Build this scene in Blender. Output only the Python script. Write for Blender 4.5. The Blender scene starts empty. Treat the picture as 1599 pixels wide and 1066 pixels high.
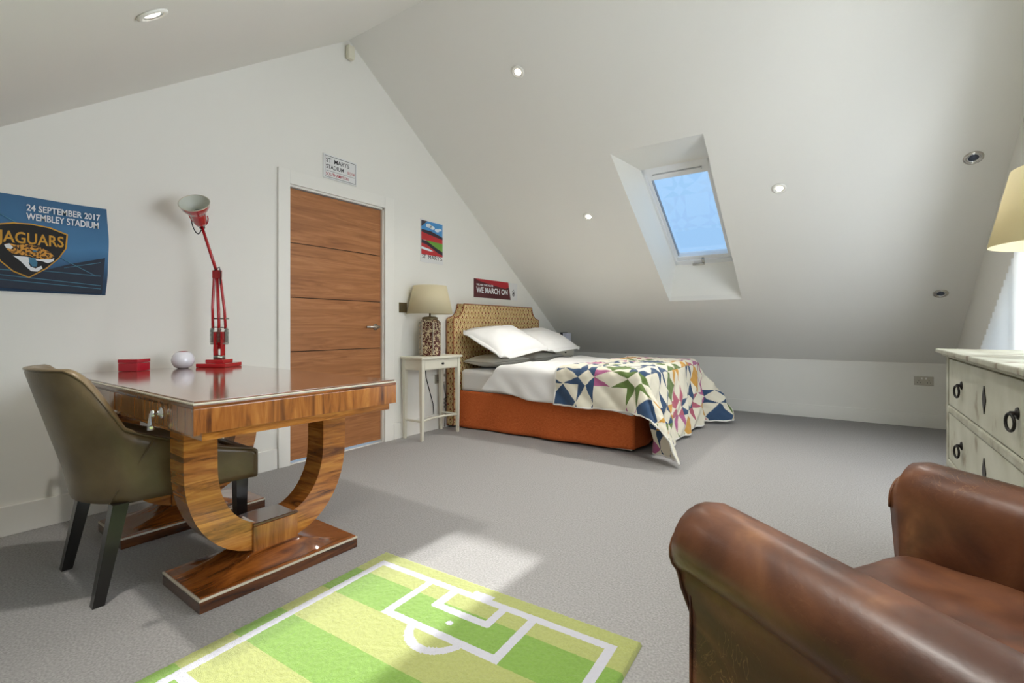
import bpy, bmesh, math, random
from mathutils import Vector, Matrix, noise
from mathutils.geometry import tessellate_polygon
random.seed(7)
PI = math.pi
scene = bpy.context.scene
C = scene.collection

# ------------------------------------------------------------------ camera
F, HV, CU, CAMH, CAMX = 753.0, 511.0, 799.5, 0.975, 3.2376
TH = math.atan((1320.0 - CU) / F); SN, CS = math.sin(TH), math.cos(TH)
cam = bpy.data.cameras.new('camera'); camo = bpy.data.objects.new('camera', cam); C.objects.link(camo)
camo.location = (CAMX, 0, CAMH); camo.rotation_euler = (PI / 2, 0, TH)
cam.sensor_fit = 'HORIZONTAL'; cam.sensor_width = 36.0; cam.lens = F / 1599.0 * 36.0
cam.shift_y = -(533.0 - HV) / 1599.0; cam.clip_start = 0.02
scene.camera = camo

# ------------------------------------------------------------------ world, sun, daylight, exposure
w = bpy.data.worlds.new('world'); scene.world = w; w.use_nodes = True
nt = w.node_tree; bg = nt.nodes['Background']
bg.inputs[0].default_value = (0.40, 0.66, 0.98, 1); bg.inputs[1].default_value = 0.88
SUNDIR = Vector((-0.085, -3.43, -1.74)).normalized()
sun = bpy.data.lights.new('sun', 'SUN'); sun.energy = 6.6; sun.angle = math.radians(0.9); sun.color = (1, .96, .90)
so = bpy.data.objects.new('sun', sun); C.objects.link(so); so.rotation_euler = SUNDIR.to_track_quat('-Z', 'Y').to_euler()
so.location = (2, 9, 6)
def daylight(name, loc, size, energy, color, direction):
    l = bpy.data.lights.new(name, 'AREA'); l.shape = 'RECTANGLE'; l.size, l.size_y = size
    l.energy = energy; l.color = color
    o = bpy.data.objects.new(name, l); C.objects.link(o); o.location = loc
    o.rotation_euler = Vector(direction).to_track_quat('-Z', 'Z').to_euler()
    return o
daylight('gable_daylight', (4.75, 2.3, 1.45), (5.2, 2.4), 325, (.97, .98, 1.0), (-1, 0, -0.06))
scene.view_settings.view_transform = 'Standard'; scene.view_settings.look = 'None'
scene.view_settings.exposure = 0.27; scene.view_settings.gamma = 1.0
scene.view_settings.use_curve_mapping = False

# ------------------------------------------------------------------ pixel helpers (photo 1599x1066)
def wallpt(u, v, x=0.0):
    l = (u - CU) / F; rx, ry, rz = l * CS - SN, l * SN + CS, (HV - v) / F
    d = (x - CAMX) / rx
    return d * ry, CAMH + d * rz          # (y, z)

# ------------------------------------------------------------------ materials
def lin(c):
    return tuple((v / 12.92 if v <= .04045 else ((v + .055) / 1.055) ** 2.4) for v in (x / 255 for x in c))
def rgba(c): return (*lin(c), 1)
def newmat(name):
    m = bpy.data.materials.new(name); m.use_nodes = True
    return m, m.node_tree, m.node_tree.nodes['Principled BSDF']
def mat(name, c, rough=.5, metal=0, coat=0, bump=0, bscale=200, sheen=0, spec=.5, trans=None):
    m, t, b = newmat(name)
    b.inputs['Base Color'].default_value = rgba(c); b.inputs['Roughness'].default_value = rough
    b.inputs['Metallic'].default_value = metal; b.inputs['Coat Weight'].default_value = coat
    b.inputs['Coat Roughness'].default_value = .08; b.inputs['Specular IOR Level'].default_value = spec
    b.inputs['Sheen Weight'].default_value = sheen
    if bump:
        addbump(t, b, bump, bscale)
    return m
def addbump(t, b, strength, scale, dist=.002):
    tc = t.nodes.new('ShaderNodeTexCoord'); n = t.nodes.new('ShaderNodeTexNoise'); bp = t.nodes.new('ShaderNodeBump')
    n.inputs['Scale'].default_value = scale; n.inputs['Detail'].default_value = 4
    t.links.new(tc.outputs['Object'], n.inputs['Vector']); t.links.new(n.outputs['Fac'], bp.inputs['Height'])
    bp.inputs['Strength'].default_value = strength; bp.inputs['Distance'].default_value = dist
    t.links.new(bp.outputs[0], b.inputs['Normal'])
def ramp(t, src, stops):
    r = t.nodes.new('ShaderNodeValToRGB'); e = r.color_ramp.elements
    while len(e) < len(stops): e.new(.5)
    for el, (p, c) in zip(e, stops): el.position = p; el.color = rgba(c)
    t.links.new(src, r.inputs['Fac']); return r
def wood(name, c1, c2, c3, scale=(1, 12, 12), rough=.3, coat=.3, nscale=3.0, contrast=(.3, .5, .7), dist=.8):
    m, t, b = newmat(name)
    tc = t.nodes.new('ShaderNodeTexCoord'); mp = t.nodes.new('ShaderNodeMapping'); mp.inputs['Scale'].default_value = scale
    n = t.nodes.new('ShaderNodeTexNoise'); n.inputs['Scale'].default_value = nscale; n.inputs['Detail'].default_value = 7
    n.inputs['Roughness'].default_value = .62; n.inputs['Distortion'].default_value = dist
    t.links.new(tc.outputs['Object'], mp.inputs['Vector']); t.links.new(mp.outputs[0], n.inputs['Vector'])
    r = ramp(t, n.outputs['Fac'], [(contrast[0], c1), (contrast[1], c2), (contrast[2], c3)])
    t.links.new(r.outputs[0], b.inputs['Base Color'])
    b.inputs['Roughness'].default_value = rough; b.inputs['Coat Weight'].default_value = coat; b.inputs['Coat Roughness'].default_value = .12
    return m
def mottled(name, stops, scale, rough=.4, coat=0, detail=5, bump=.2, bscale=60, distort=0, spec=.5, stretch=(1, 1, 1)):
    m, t, b = newmat(name)
    tc = t.nodes.new('ShaderNodeTexCoord'); mp = t.nodes.new('ShaderNodeMapping'); mp.inputs['Scale'].default_value = stretch
    n = t.nodes.new('ShaderNodeTexNoise'); n.inputs['Scale'].default_value = scale
    n.inputs['Detail'].default_value = detail; n.inputs['Distortion'].default_value = distort
    t.links.new(tc.outputs['Object'], mp.inputs['Vector']); t.links.new(mp.outputs[0], n.inputs['Vector'])
    r = ramp(t, n.outputs['Fac'], stops); t.links.new(r.outputs[0], b.inputs['Base Color'])
    b.inputs['Roughness'].default_value = rough; b.inputs['Coat Weight'].default_value = coat; b.inputs['Coat Roughness'].default_value = .2
    b.inputs['Specular IOR Level'].default_value = spec
    if bump: addbump(t, b, bump, bscale)
    return m
def vcol(name, rough=.9, bump=.4, bscale=400, sheen=.2):
    m, t, b = newmat(name); a = t.nodes.new('ShaderNodeAttribute'); a.attribute_name = 'col'
    t.links.new(a.outputs['Color'], b.inputs['Base Color']); b.inputs['Roughness'].default_value = rough
    b.inputs['Sheen Weight'].default_value = sheen; b.inputs['Specular IOR Level'].default_value = .2
    addbump(t, b, bump, bscale); return m
def glassmat(name, tint=(1, 1, 1)):
    m = bpy.data.materials.new(name); m.use_nodes = True; t = m.node_tree; t.nodes.clear()
    o = t.nodes.new('ShaderNodeOutputMaterial'); mx = t.nodes.new('ShaderNodeMixShader'); tr = t.nodes.new('ShaderNodeBsdfTransparent')
    g = t.nodes.new('ShaderNodeBsdfGlossy'); lw = t.nodes.new('ShaderNodeLayerWeight'); lw.inputs[0].default_value = .25; fr = t.nodes.new('ShaderNodeMath'); fr.operation = 'MULTIPLY'; fr.inputs[1].default_value = .35; t.links.new(lw.outputs['Facing'], fr.inputs[0])
    tr.inputs[0].default_value = (*tint, 1); g.inputs['Roughness'].default_value = .02
    t.links.new(fr.outputs[0], mx.inputs[0]); t.links.new(tr.outputs[0], mx.inputs[1]); t.links.new(g.outputs[0], mx.inputs[2])
    t.links.new(mx.outputs[0], o.inputs[0]); return m
def translucent(name, c, rough=.8, amt=.5):
    m = bpy.data.materials.new(name); m.use_nodes = True; t = m.node_tree; t.nodes.clear()
    o = t.nodes.new('ShaderNodeOutputMaterial'); mx = t.nodes.new('ShaderNodeMixShader'); mx.inputs[0].default_value = amt
    d = t.nodes.new('ShaderNodeBsdfDiffuse'); s = t.nodes.new('ShaderNodeBsdfTranslucent')
    d.inputs[0].default_value = rgba(c); s.inputs[0].default_value = rgba(c)
    t.links.new(d.outputs[0], mx.inputs[1]); t.links.new(s.outputs[0], mx.inputs[2]); t.links.new(mx.outputs[0], o.inputs[0]); return m
def emis(name, c, s):
    m, t, b = newmat(name); b.inputs['Base Color'].default_value = rgba(c)
    b.inputs['Emission Color'].default_value = rgba(c); b.inputs['Emission Strength'].default_value = s; return m

def clubmat():
    m, t, b = newmat('club_leather'); L = t.links; N = t.nodes; tc = N.new('ShaderNodeTexCoord')
    def nz(scale, detail, dist, stretch=(1, 1, 1)):
        mp = N.new('ShaderNodeMapping'); mp.inputs['Scale'].default_value = stretch; n = N.new('ShaderNodeTexNoise'); n.inputs['Scale'].default_value = scale
        n.inputs['Detail'].default_value = detail; n.inputs['Distortion'].default_value = dist; L.new(tc.outputs['Object'], mp.inputs[0]); L.new(mp.outputs[0], n.inputs['Vector']); return n.outputs['Fac']
    base = ramp(t, nz(5, 9, 1.5), [(.28, (56, 33, 22)), (.5, (92, 54, 33)), (.62, (112, 69, 43)), (.8, (150, 102, 64))])
    sc = ramp(t, nz(9, 3, 4.5), [(.485, (0, 0, 0)), (.5, (255, 255, 255)), (.515, (0, 0, 0))]); patch = ramp(t, nz(3.2, 2, 0), [(.5, (0, 0, 0)), (.68, (200, 200, 200))])
    mu = N.new('ShaderNodeMath'); mu.operation = 'MULTIPLY'; L.new(sc.outputs[0], mu.inputs[0]); L.new(patch.outputs[0], mu.inputs[1])
    x = N.new('ShaderNodeMix'); x.data_type = 'RGBA'; L.new(mu.outputs[0], x.inputs['Factor']); L.new(base.outputs[0], x.inputs['A']); x.inputs['B'].default_value = rgba((206, 150, 96))
    L.new(x.outputs['Result'], b.inputs['Base Color']); b.inputs['Roughness'].default_value = .40; b.inputs['Coat Weight'].default_value = .08; b.inputs['Coat Roughness'].default_value = .25; b.inputs['Specular IOR Level'].default_value = .4
    addbump(t, b, .3, 55); return m
PAINT = (236, 234, 226)
M = {
 'wall': mat('wall_paint', PAINT, .75, bump=.05, bscale=300), 'ceil': mat('ceiling_paint', (234, 232, 225), .8),
 'trim': mat('trim_gloss', (238, 236, 228), .35), 'carpet': mottled('carpet', [(.3, (142, 140, 138)), (.5, (158, 156, 154)), (.7, (172, 170, 167))], 140, .95, bump=.6, bscale=420, spec=.1),
 'walnut': wood('walnut', (140, 88, 50), (168, 110, 64), (186, 128, 80), scale=(8, .9, 14), rough=.42, coat=.1, nscale=1.8, dist=1.6),
 'groove': mat('groove', (46, 26, 14), .7),
 'steel': mat('steel', (200, 196, 188), .22, 1), 'chrome': mat('chrome', (225, 225, 225), .08, 1), 'bronze': mat('bronze', (120, 108, 84), .35, .7),
 'rose_h': wood('rosewood_h', (78, 40, 16), (176, 108, 42), (212, 146, 66), scale=(3, 3, 30), nscale=1.3, rough=.16, coat=.8, dist=1.0),
 'rose_v': wood('rosewood_v', (80, 42, 18), (160, 96, 40), (196, 130, 60), scale=(14, 14, 1.6), nscale=1.5, rough=.18, coat=.8, dist=1.4),
 'rose_y': wood('rosewood_y', (48, 24, 10), (128, 70, 26), (164, 98, 40), scale=(16, 2.2, 16), nscale=1.5, rough=.16, coat=.8, dist=1.0),
 'rose_dk': wood('rosewood_dark', (40, 20, 10), (84, 46, 24), (120, 70, 34), scale=(14, 2, 14), nscale=1.5, rough=.16, coat=.8, dist=.8),
 'desktop': wood('desk_top', (88, 56, 40), (120, 80, 56), (140, 96, 68), scale=(2, 20, 2), nscale=1.2, rough=.1, coat=1.0, dist=.6),
 'inlay': mat('cream_inlay', (214, 206, 186), .25, coat=.5),
 'olive': mottled('olive_leather', [(.3, (92, 76, 50)), (.55, (116, 98, 68)), (.75, (132, 116, 84))], 5, .36, coat=.25, bump=.15, bscale=120),
 'blackwood': mat('black_wood', (24, 21, 19), .3, coat=.3),
 'club': clubmat(),
 'red': mat('red_enamel', (176, 14, 26), .18, coat=.8), 'redbox': mat('red_lacquer', (172, 22, 42), .15, coat=.8),
 'shade_in': mat('shade_inner', (206, 208, 196), .4), 'black': mat('black_rubber', (18, 18, 18), .6),
 'white_cer': mat('white_ceramic', (220, 220, 228), .12, coat=.6), 'spring': mat('spring_steel', (150, 156, 146), .3, 1),
 'cream': mat('cream_paint', (226, 222, 204), .4), 'shade': translucent('cream_shade', (236, 226, 194), amt=.35),
 'linen': mat('white_linen', (238, 237, 234), .9, bump=.25, bscale=90, sheen=.2, spec=.2), 'pillowgrey': mat('pillow_case', (228, 224, 212), .9, bump=.2, bscale=90, spec=.2),
 'rust': mottled('rust_linen', [(.3, (186, 88, 44)), (.5, (206, 106, 56)), (.7, (218, 122, 70))], 60, .9, bump=.4, bscale=300, spec=.15, stretch=(1, 1, 6)),
 'dark': mat('dark_base', (40, 36, 34), .8), 'piping': mat('rust_piping', (150, 84, 48), .8),
 'quilt': vcol('quilt_cotton', .9, .35, 160), 'rug': vcol('rug_pile', .95, .9, 380, .3),
 'sage': mottled('sage_paint', [(.30, (150, 140, 118)), (.38, (188, 188, 170)), (.6, (200, 200, 184)), (.8, (208, 208, 194))], 7, .5, detail=8, bump=.1, bscale=80),
 'sage_edge': mottled('sage_worn', [(.3, (120, 104, 84)), (.42, (168, 166, 148)), (.7, (190, 190, 174))], 14, .5, detail=8, bump=.1),
 'iron': mat('dark_iron', (48, 46, 44), .45, .7), 'pvc': mat('white_frame', (238, 240, 242), .25), 'grey_seal': mat('grey_seal', (120, 124, 130), .4),
 'glass': glassmat('clear_glass', (.96, .98, 1)), 'blind': translucent('blind_fabric', (248, 247, 244), amt=.68),
 'lamp_on': emis('lit_lamp', (255, 246, 226), 9), 'lens': mat('dark_lens', (70, 76, 90), .1, .4), 'sensor': mat('sensor_plastic', (226, 222, 200), .4),
 'socket': mat('brushed_socket', (176, 170, 156), .35, .5), 'plug': mat('white_plug', (232, 230, 224), .4),
 'paper': mat('white_paper', (228, 228, 226), .5), 'ink': mat('black_ink', (34, 34, 36), .5), 'redink': mat('red_ink', (176, 30, 48), .5),
 'whiteink': mat('white_ink', (232, 234, 236), .6), 'gold': mat('gold_ink', (206, 150, 30), .6), 'flagblack': mat('shield_black', (22, 21, 20), .7),
 'tan': mottled('cat_tan', [(.45, (60, 40, 20)), (.52, (214, 150, 54)), (.8, (220, 160, 70))], 90, .7, bump=0), 'teal': mat('cat_teal', (60, 120, 150), .6),
 'stadium': mat('flag_navy', (38, 48, 64), .7), 'flagline': mat('flag_line', (90, 150, 176), .7),
 'sky': mat('poster_sky', (74, 150, 210), .5), 'cloud': mat('poster_cloud', (220, 230, 238), .5), 'seats': mat('poster_seats', (190, 44, 50), .5),
 'grass': mat('poster_grass', (110, 164, 60), .5), 'posterdark': mat('poster_dark', (52, 42, 54), .5),
 'banred': mat('banner_red', (176, 28, 42), .5), 'bandark': mat('banner_dark', (84, 26, 34), .5), 'book': mat('book_dark', (30, 30, 40), .5), 'bookw': mat('book_white', (206, 208, 222), .5),
}
def flagmat():
    m, t, b = newmat('flag_blue'); tc = t.nodes.new('ShaderNodeTexCoord'); s = t.nodes.new('ShaderNodeSeparateXYZ')
    n = t.nodes.new('ShaderNodeTexNoise'); n.inputs['Scale'].default_value = 5; mx = t.nodes.new('ShaderNodeMath'); mx.operation = 'MULTIPLY_ADD'
    mx.inputs[1].default_value = .25
    ad = t.nodes.new('ShaderNodeMath'); ad.operation = 'MULTIPLY_ADD'; ad.inputs[1].default_value = 2.0; ad.inputs[2].default_value = -.1
    t.links.new(tc.outputs['Object'], s.inputs[0]); t.links.new(tc.outputs['Object'], n.inputs['Vector'])
    t.links.new(s.outputs['Z'], ad.inputs[0]); t.links.new(n.outputs['Fac'], mx.inputs[0]); t.links.new(ad.outputs[0], mx.inputs[2])
    r = ramp(t, mx.outputs[0], [(.15, (44, 70, 98)), (.5, (80, 132, 176)), (.95, (62, 104, 140))])
    t.links.new(r.outputs[0], b.inputs['Base Color']); b.inputs['Roughness'].default_value = .8; return m
M['flag'] = flagmat()
def headmat():
    m, t, b = newmat('headboard_fabric'); L = t.links; N = t.nodes
    tc = N.new('ShaderNodeTexCoord'); s = N.new('ShaderNodeSeparateXYZ'); L.new(tc.outputs['Object'], s.inputs[0])
    def mth(op, a, c=None, d=None):
        n = N.new('ShaderNodeMath'); n.operation = op
        for i, q in enumerate((a, c, d)):
            if q is None: continue
            if isinstance(q, (int, float)): n.inputs[i].default_value = q
            else: L.new(q, n.inputs[i])
        return n.outputs[0]
    def dots(py, pz, oy, oz, r):
        zz = mth('DIVIDE', mth('ADD', s.outputs['Z'], oz), pz); row = mth('FLOOR', zz)
        odd = mth('MODULO', mth('ABSOLUTE', row), 2.0)
        hy = mth('ADD', s.outputs['Y'], s.outputs['X'])
        yy = mth('ADD', mth('DIVIDE', mth('ADD', hy, oy), py), mth('MULTIPLY', odd, .5))
        fy = mth('MULTIPLY', mth('SUBTRACT', mth('FRACT', yy), .5), py); fz = mth('MULTIPLY', mth('SUBTRACT', mth('FRACT', zz), .5), pz)
        d = mth('SQRT', mth('ADD', mth('MULTIPLY', fy, fy), mth('MULTIPLY', fz, fz)))
        return mth('LESS_THAN', d, r)
    n = N.new('ShaderNodeTexNoise'); n.inputs['Scale'].default_value = 40; L.new(tc.outputs['Object'], n.inputs['Vector'])
    base = ramp(t, n.outputs['Fac'], [(.35, (196, 164, 112)), (.65, (222, 198, 150))])
    def mix(col, mask, c):
        x = N.new('ShaderNodeMix'); x.data_type = 'RGBA'; L.new(mask, x.inputs['Factor']); L.new(col, x.inputs['A']); x.inputs['B'].default_value = rgba(c); return x.outputs['Result']
    c = mix(base.outputs[0], dots(.029, .025, 0, 0, .0062), (176, 140, 84))
    c = mix(c, dots(.058, .050, .0, .025, .0065), (112, 104, 62))
    c = mix(c, dots(.058, .050, .0, .0, .0095), (124, 48, 38))
    L.new(c, b.inputs['Base Color']); b.inputs['Roughness'].default_value = .9; b.inputs['Specular IOR Level'].default_value = .2
    return m
M['head'] = headmat()
def jarmat():
    m, t, b = newmat('painted_jar'); tc = t.nodes.new('ShaderNodeTexCoord'); v = t.nodes.new('ShaderNodeTexNoise')
    v.inputs['Scale'].default_value = 52; v.inputs['Detail'].default_value = 2; v.inputs['Distortion'].default_value = 1.2
    t.links.new(tc.outputs['Object'], v.inputs['Vector'])
    r = ramp(t, v.outputs['Fac'], [(.51, (84, 40, 36)), (.55, (206, 184, 146)), (.64, (214, 196, 160))]); t.links.new(r.outputs[0], b.inputs['Base Color'])
    b.inputs['Roughness'].default_value = .25; b.inputs['Coat Weight'].default_value = .4; return m
M['jar'] = jarmat()

# ------------------------------------------------------------------ geometry helpers
def obj(name, verts, faces, m, parent=None, smooth=False):
    me = bpy.data.meshes.new(name); me.from_pydata([tuple(v) for v in verts], [], faces); me.validate()
    me.materials.append(M[m] if isinstance(m, str) else m)
    if smooth: me.polygons.foreach_set('use_smooth', [True] * len(me.polygons))
    o = bpy.data.objects.new(name, me); C.objects.link(o)
    if parent: o.parent = parent
    return o
def bm_obj(name, bm, m, parent=None, smooth=False):
    bmesh.ops.recalc_face_normals(bm, faces=bm.faces)
    me = bpy.data.meshes.new(name); bm.to_mesh(me); bm.free(); me.materials.append(M[m] if isinstance(m, str) else m)
    if smooth: me.polygons.foreach_set('use_smooth', [True] * len(me.polygons))
    o = bpy.data.objects.new(name, me); C.objects.link(o)
    if parent: o.parent = parent
    return o
def boxbm(bm, c, s, bev=0, seg=2, rot=None):
    r = bmesh.ops.create_cube(bm, size=1); vs = r['verts']
    for v in vs:
        v.co = Vector((v.co.x * s[0], v.co.y * s[1], v.co.z * s[2]))
        if rot: v.co = rot @ v.co
        v.co += Vector(c)
    if bev:
        es = list({e for v in vs for e in v.link_edges})
        bmesh.ops.bevel(bm, geom=es, offset=bev, segments=seg, affect='EDGES', profile=.6)
def box(name, c, s, m, parent=None, bev=0, seg=2, rot=None, smooth=False):
    bm = bmesh.new(); boxbm(bm, c, s, bev, seg, rot); return bm_obj(name, bm, m, parent, smooth)
def boxr(name, x0, x1, y0, y1, z0, z1, m, parent=None, bev=0, seg=2):
    return box(name, ((x0 + x1) / 2, (y0 + y1) / 2, (z0 + z1) / 2), (x1 - x0, y1 - y0, z1 - z0), m, parent, bev, seg)
def lathe_geo(prof, seg=32, mtx=None):
    vs = []; fs = []; n = len(prof)
    for r, z in prof:
        for k in range(seg):
            a = 2 * PI * k / seg; p = Vector((r * math.cos(a), r * math.sin(a), z)); vs.append(mtx @ p if mtx else p)
    for i in range(n - 1):
        for k in range(seg):
            fs.append((i * seg + k, i * seg + (k + 1) % seg, (i + 1) * seg + (k + 1) % seg, (i + 1) * seg + k))
    if prof[0][0] > 1e-5: fs.append(tuple(range(seg))[::-1])
    if prof[-1][0] > 1e-5: fs.append(tuple((n - 1) * seg + k for k in range(seg)))
    return vs, fs
def lathe(name, prof, m, parent=None, seg=32, mtx=None, smooth=True, closed=True):
    vs, fs = lathe_geo(prof, seg, mtx)
    if not closed: fs = [f for f in fs if len(f) == 4]
    return obj(name, vs, fs, m, parent, smooth)
def tube_geo(pts, r, seg=10, closed=False):
    pts = [Vector(p) for p in pts]; n = len(pts); vs = []; fs = []; up = None
    for i, p in enumerate(pts):
        a = pts[i - 1] if (i or closed) else p; b = pts[(i + 1) % n] if (i < n - 1 or closed) else p
        t = (b - a).normalized()
        if up is None: up = Vector((0, 0, 1)) if abs(t.z) < .9 else Vector((1, 0, 0))
        u = t.cross(up).normalized(); up = u.cross(t).normalized()
        rr = r[i] if isinstance(r, (list, tuple)) else r
        for k in range(seg):
            q = 2 * PI * k / seg; vs.append(p + (u * math.cos(q) + up * math.sin(q)) * rr)
    for i in range(n if closed else n - 1):
        j = (i + 1) % n
        for k in range(seg): fs.append((i * seg + k, i * seg + (k + 1) % seg, j * seg + (k + 1) % seg, j * seg + k))
    if not closed: fs += [tuple(range(seg))[::-1], tuple((n - 1) * seg + k for k in range(seg))]
    return vs, fs
def tube(name, pts, r, m, parent=None, seg=10, closed=False):
    vs, fs = tube_geo(pts, r, seg, closed); return obj(name, vs, fs, m, parent, True)
def prism(name, loops, to3, thick, m, parent=None):
    """loops: outer + holes as 2-D points; to3(a,b,t) -> 3-D with t in (0,thick)"""
    tris = tessellate_polygon([[Vector((a, b, 0)) for a, b in L] for L in loops])
    flat = [p for L in loops for p in L]; n = len(flat)
    vs = [to3(a, b, 0) for a, b in flat] + [to3(a, b, thick) for a, b in flat]
    fs = [tuple(t) for t in tris] + [tuple(n + i for i in t[::-1]) for t in tris]
    o = 0
    for L in loops:
        k = len(L)
        for i in range(k): fs.append((o + i, o + (i + 1) % k, n + o + (i + 1) % k, n + o + i))
        o += k
    bm = bmesh.new(); bv = [bm.verts.new(v) for v in vs]
    for f in fs:
        try: bm.faces.new([bv[i] for i in f])
        except ValueError: pass
    return bm_obj(name, bm, m, parent)
def grid(name, fn, nu, nv, m, parent=None, smooth=True, color=None):
    vs = [fn(i / nu, j / nv) for j in range(nv + 1) for i in range(nu + 1)]
    fs = [(j * (nu + 1) + i, j * (nu + 1) + i + 1, (j + 1) * (nu + 1) + i + 1, (j + 1) * (nu + 1) + i) for j in range(nv) for i in range(nu)]
    o = obj(name, vs, fs, m, parent, smooth)
    if color:
        at = o.data.color_attributes.new('col', 'FLOAT_COLOR', 'CORNER'); buf = []
        for j in range(nv):
            for i in range(nu): buf += list(color((i + .5) / nu, (j + .5) / nv)) * 4
        at.data.foreach_set('color', buf)
    return o
def thing(name, label, cat, loc=(0, 0, 0), rz=0, group=None):
    o = bpy.data.objects.new(name, None); C.objects.link(o); o.location = loc; o.rotation_euler = (0, 0, rz); o.empty_display_size = .05
    o['label'] = label; o['category'] = cat
    if group: o['group'] = group
    return o
def tag(o, label, cat, group=None):
    o['label'] = label; o['category'] = cat
    if group: o['group'] = group
    return o
def struct(o): o['kind'] = 'structure'; return o
def dup(root, loc=None, label=None):
    r = root.copy(); C.objects.link(r)
    if loc: r.location = loc
    if label: r['label'] = label
    for ch in list(root.children):
        c = ch.copy(); C.objects.link(c); c.parent = r
        for g in list(ch.children):
            d = g.copy(); C.objects.link(d); d.parent = c
    return r
def text(name, s, y, z, size, m, parent, x=.004, bold=0, width=None, align='LEFT', slant=0):
    """flat lettering on a surface facing +x, in the parent's frame"""
    cu = bpy.data.curves.new('t', 'FONT'); cu.body = s; cu.size = size; cu.offset = bold; cu.align_x = align; cu.resolution_u = 3; cu.extrude = .0004
    cu.shear = slant
    to = bpy.data.objects.new('t', cu); C.objects.link(to); dg = bpy.context.evaluated_depsgraph_get()
    me = bpy.data.meshes.new_from_object(to.evaluated_get(dg)); bpy.data.objects.remove(to)
    xs = [v.co.x for v in me.vertices]; k = 1
    if width and align == 'LEFT': k = width / (max(xs) - min(xs))
    for v in me.vertices: v.co = Vector((x + v.co.z, y + v.co.x * k, z + v.co.y))
    me.materials.clear(); me.materials.append(M[m])
    o = bpy.data.objects.new(name, me); C.objects.link(o); o.parent = parent; return o
def flat(name, pts, x, m, parent, t=.0008):
    """polygon plate on a surface facing +x; pts (y, z)"""
    return prism(name, [pts], lambda a, b, q: (x + q, a, b), t, m, parent)

# ------------------------------------------------------------------ the room
RY, RZ, PITCH = 2.41, 3.25, .70
YB, YF, XR = 6.16, -1.30, 4.077
def zc(y): return RZ - PITCH * abs(y - RY)
struct(boxr('floor', -.2, XR + .2, YF - .2, YB + .2, -.12, 0, 'carpet'))
gable = [(YF - .1, 0), (1.905, 0), (1.905, 1.992), (2.765, 1.992), (2.765, 0), (YB + .1, 0), (YB + .1, zc(YB + .1) + .02), (RY, RZ + .02), (YF - .1, zc(YF - .1) + .02)]
struct(prism('wall_left', [gable], lambda a, b, t: (-t, a, b), .16, 'wall'))
WIN = [(4.90, .30), (4.90, .66), (2.41, 2.37), (-.08, .66), (-.08, .30)]
gab2 = [(YF - .1, 0), (YB + .1, 0), (YB + .1, zc(YB + .1) + .02), (RY, RZ + .02), (YF - .1, zc(YF - .1) + .02)]
struct(prism('wall_right', [gab2, WIN], lambda a, b, t: (XR + t, a, b), .20, 'wall'))
struct(boxr('wall_back', -.1, XR + .1, YB, YB + .14, 0, zc(YB) + .01, 'wall'))
struct(boxr('wall_front', -.1, XR + .1, YF - .14, YF, 0, zc(YF) + .01, 'wall'))
SKY = [(1.675, 3.657), (2.39, 3.657), (2.39, 5.256), (1.675, 5.256)]
struct(prism('ceiling_back', [[(-.15, RY), (XR + .2, RY), (XR + .2, YB + .14), (-.15, YB + .14)], SKY], lambda a, b, t: (a, b, zc(b) + t), .05, 'ceil'))
struct(prism('ceiling_front', [[(-.15, RY), (XR + .2, RY), (XR + .2, YF - .14), (-.15, YF - .14)]], lambda a, b, t: (a, b, zc(b) + t), .05, 'ceil'))
BBH = .138
struct(boxr('baseboard_left', 0, .016, YF, 1.815, 0, BBH, 'trim', bev=.003))
struct(boxr('baseboard_left', 0, .016, 2.862, YB, 0, BBH, 'trim', bev=.003))
struct(boxr('baseboard_back', .02, XR, YB - .016, YB, 0, BBH, 'trim', bev=.003))
struct(boxr('baseboard_right', XR - .016, XR, YF, YB - .02, 0, BBH, 'trim', bev=.003))
struct(boxr('baseboard_front', .02, XR - .02, YF, YF + .016, 0, BBH, 'trim', bev=.003))

# door
d = struct(thing('door_1', 'walnut veneered door of five horizontal panels', 'door', (0, 1.915, 0))); del d['category']
DW = .834
ph = 1.955 / 5
for k in range(5):
    z0 = .018 + k * ph
    boxr('panel', -.062, -.022, .004, DW - .004, z0 + .0032, z0 + ph - .0032, 'walnut', d, .0012, 1)
boxr('door_core', -.06, -.027, .005, DW - .005, .02, 1.972, 'groove', d)
hd = lathe('handle', [(0, 0), (.026, 0), (.026, .008), (.012, .009), (.012, .045), (0, .045)], 'steel', d, 24, Matrix.Translation((-.022, DW - .062, .978)) @ Matrix.Rotation(PI / 2, 4, 'Y'))
tube('lever', [(.022, DW - .05, .978), (.024, DW - .10, .978), (.022, DW - .185, .978)], .010, 'steel', hd, 12)
for z in (1.80, 1.02, .24): tube('hinge', [(-.016, .002, z - .05), (-.016, .002, z + .05)], .007, 'steel', d, 8)
for n_, a in (('lining', (-.10, 0, -.012, .002, 0, 1.99)), ('lining', (-.10, 0, DW - .002, DW + .016, 0, 1.99)), ('lining', (-.10, 0, -.012, DW + .016, 1.976, 1.992))):
    boxr(n_, *a, 'trim', d)
boxr('threshold', -.10, -.0, 0, DW, -.001, .006, 'trim', d)
y0, y1 = 1.822, 2.856
struct(boxr('trim_1', 0, .020, y0, 1.908, 0, 2.086, 'trim', bev=.003)); struct(boxr('trim_2', 0, .020, 2.758, y1, 0, 2.086, 'trim', bev=.003))
struct(boxr('trim_3', 0, .0195, 1.908, 2.758, 1.990, 2.086, 'trim', bev=.002))

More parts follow.
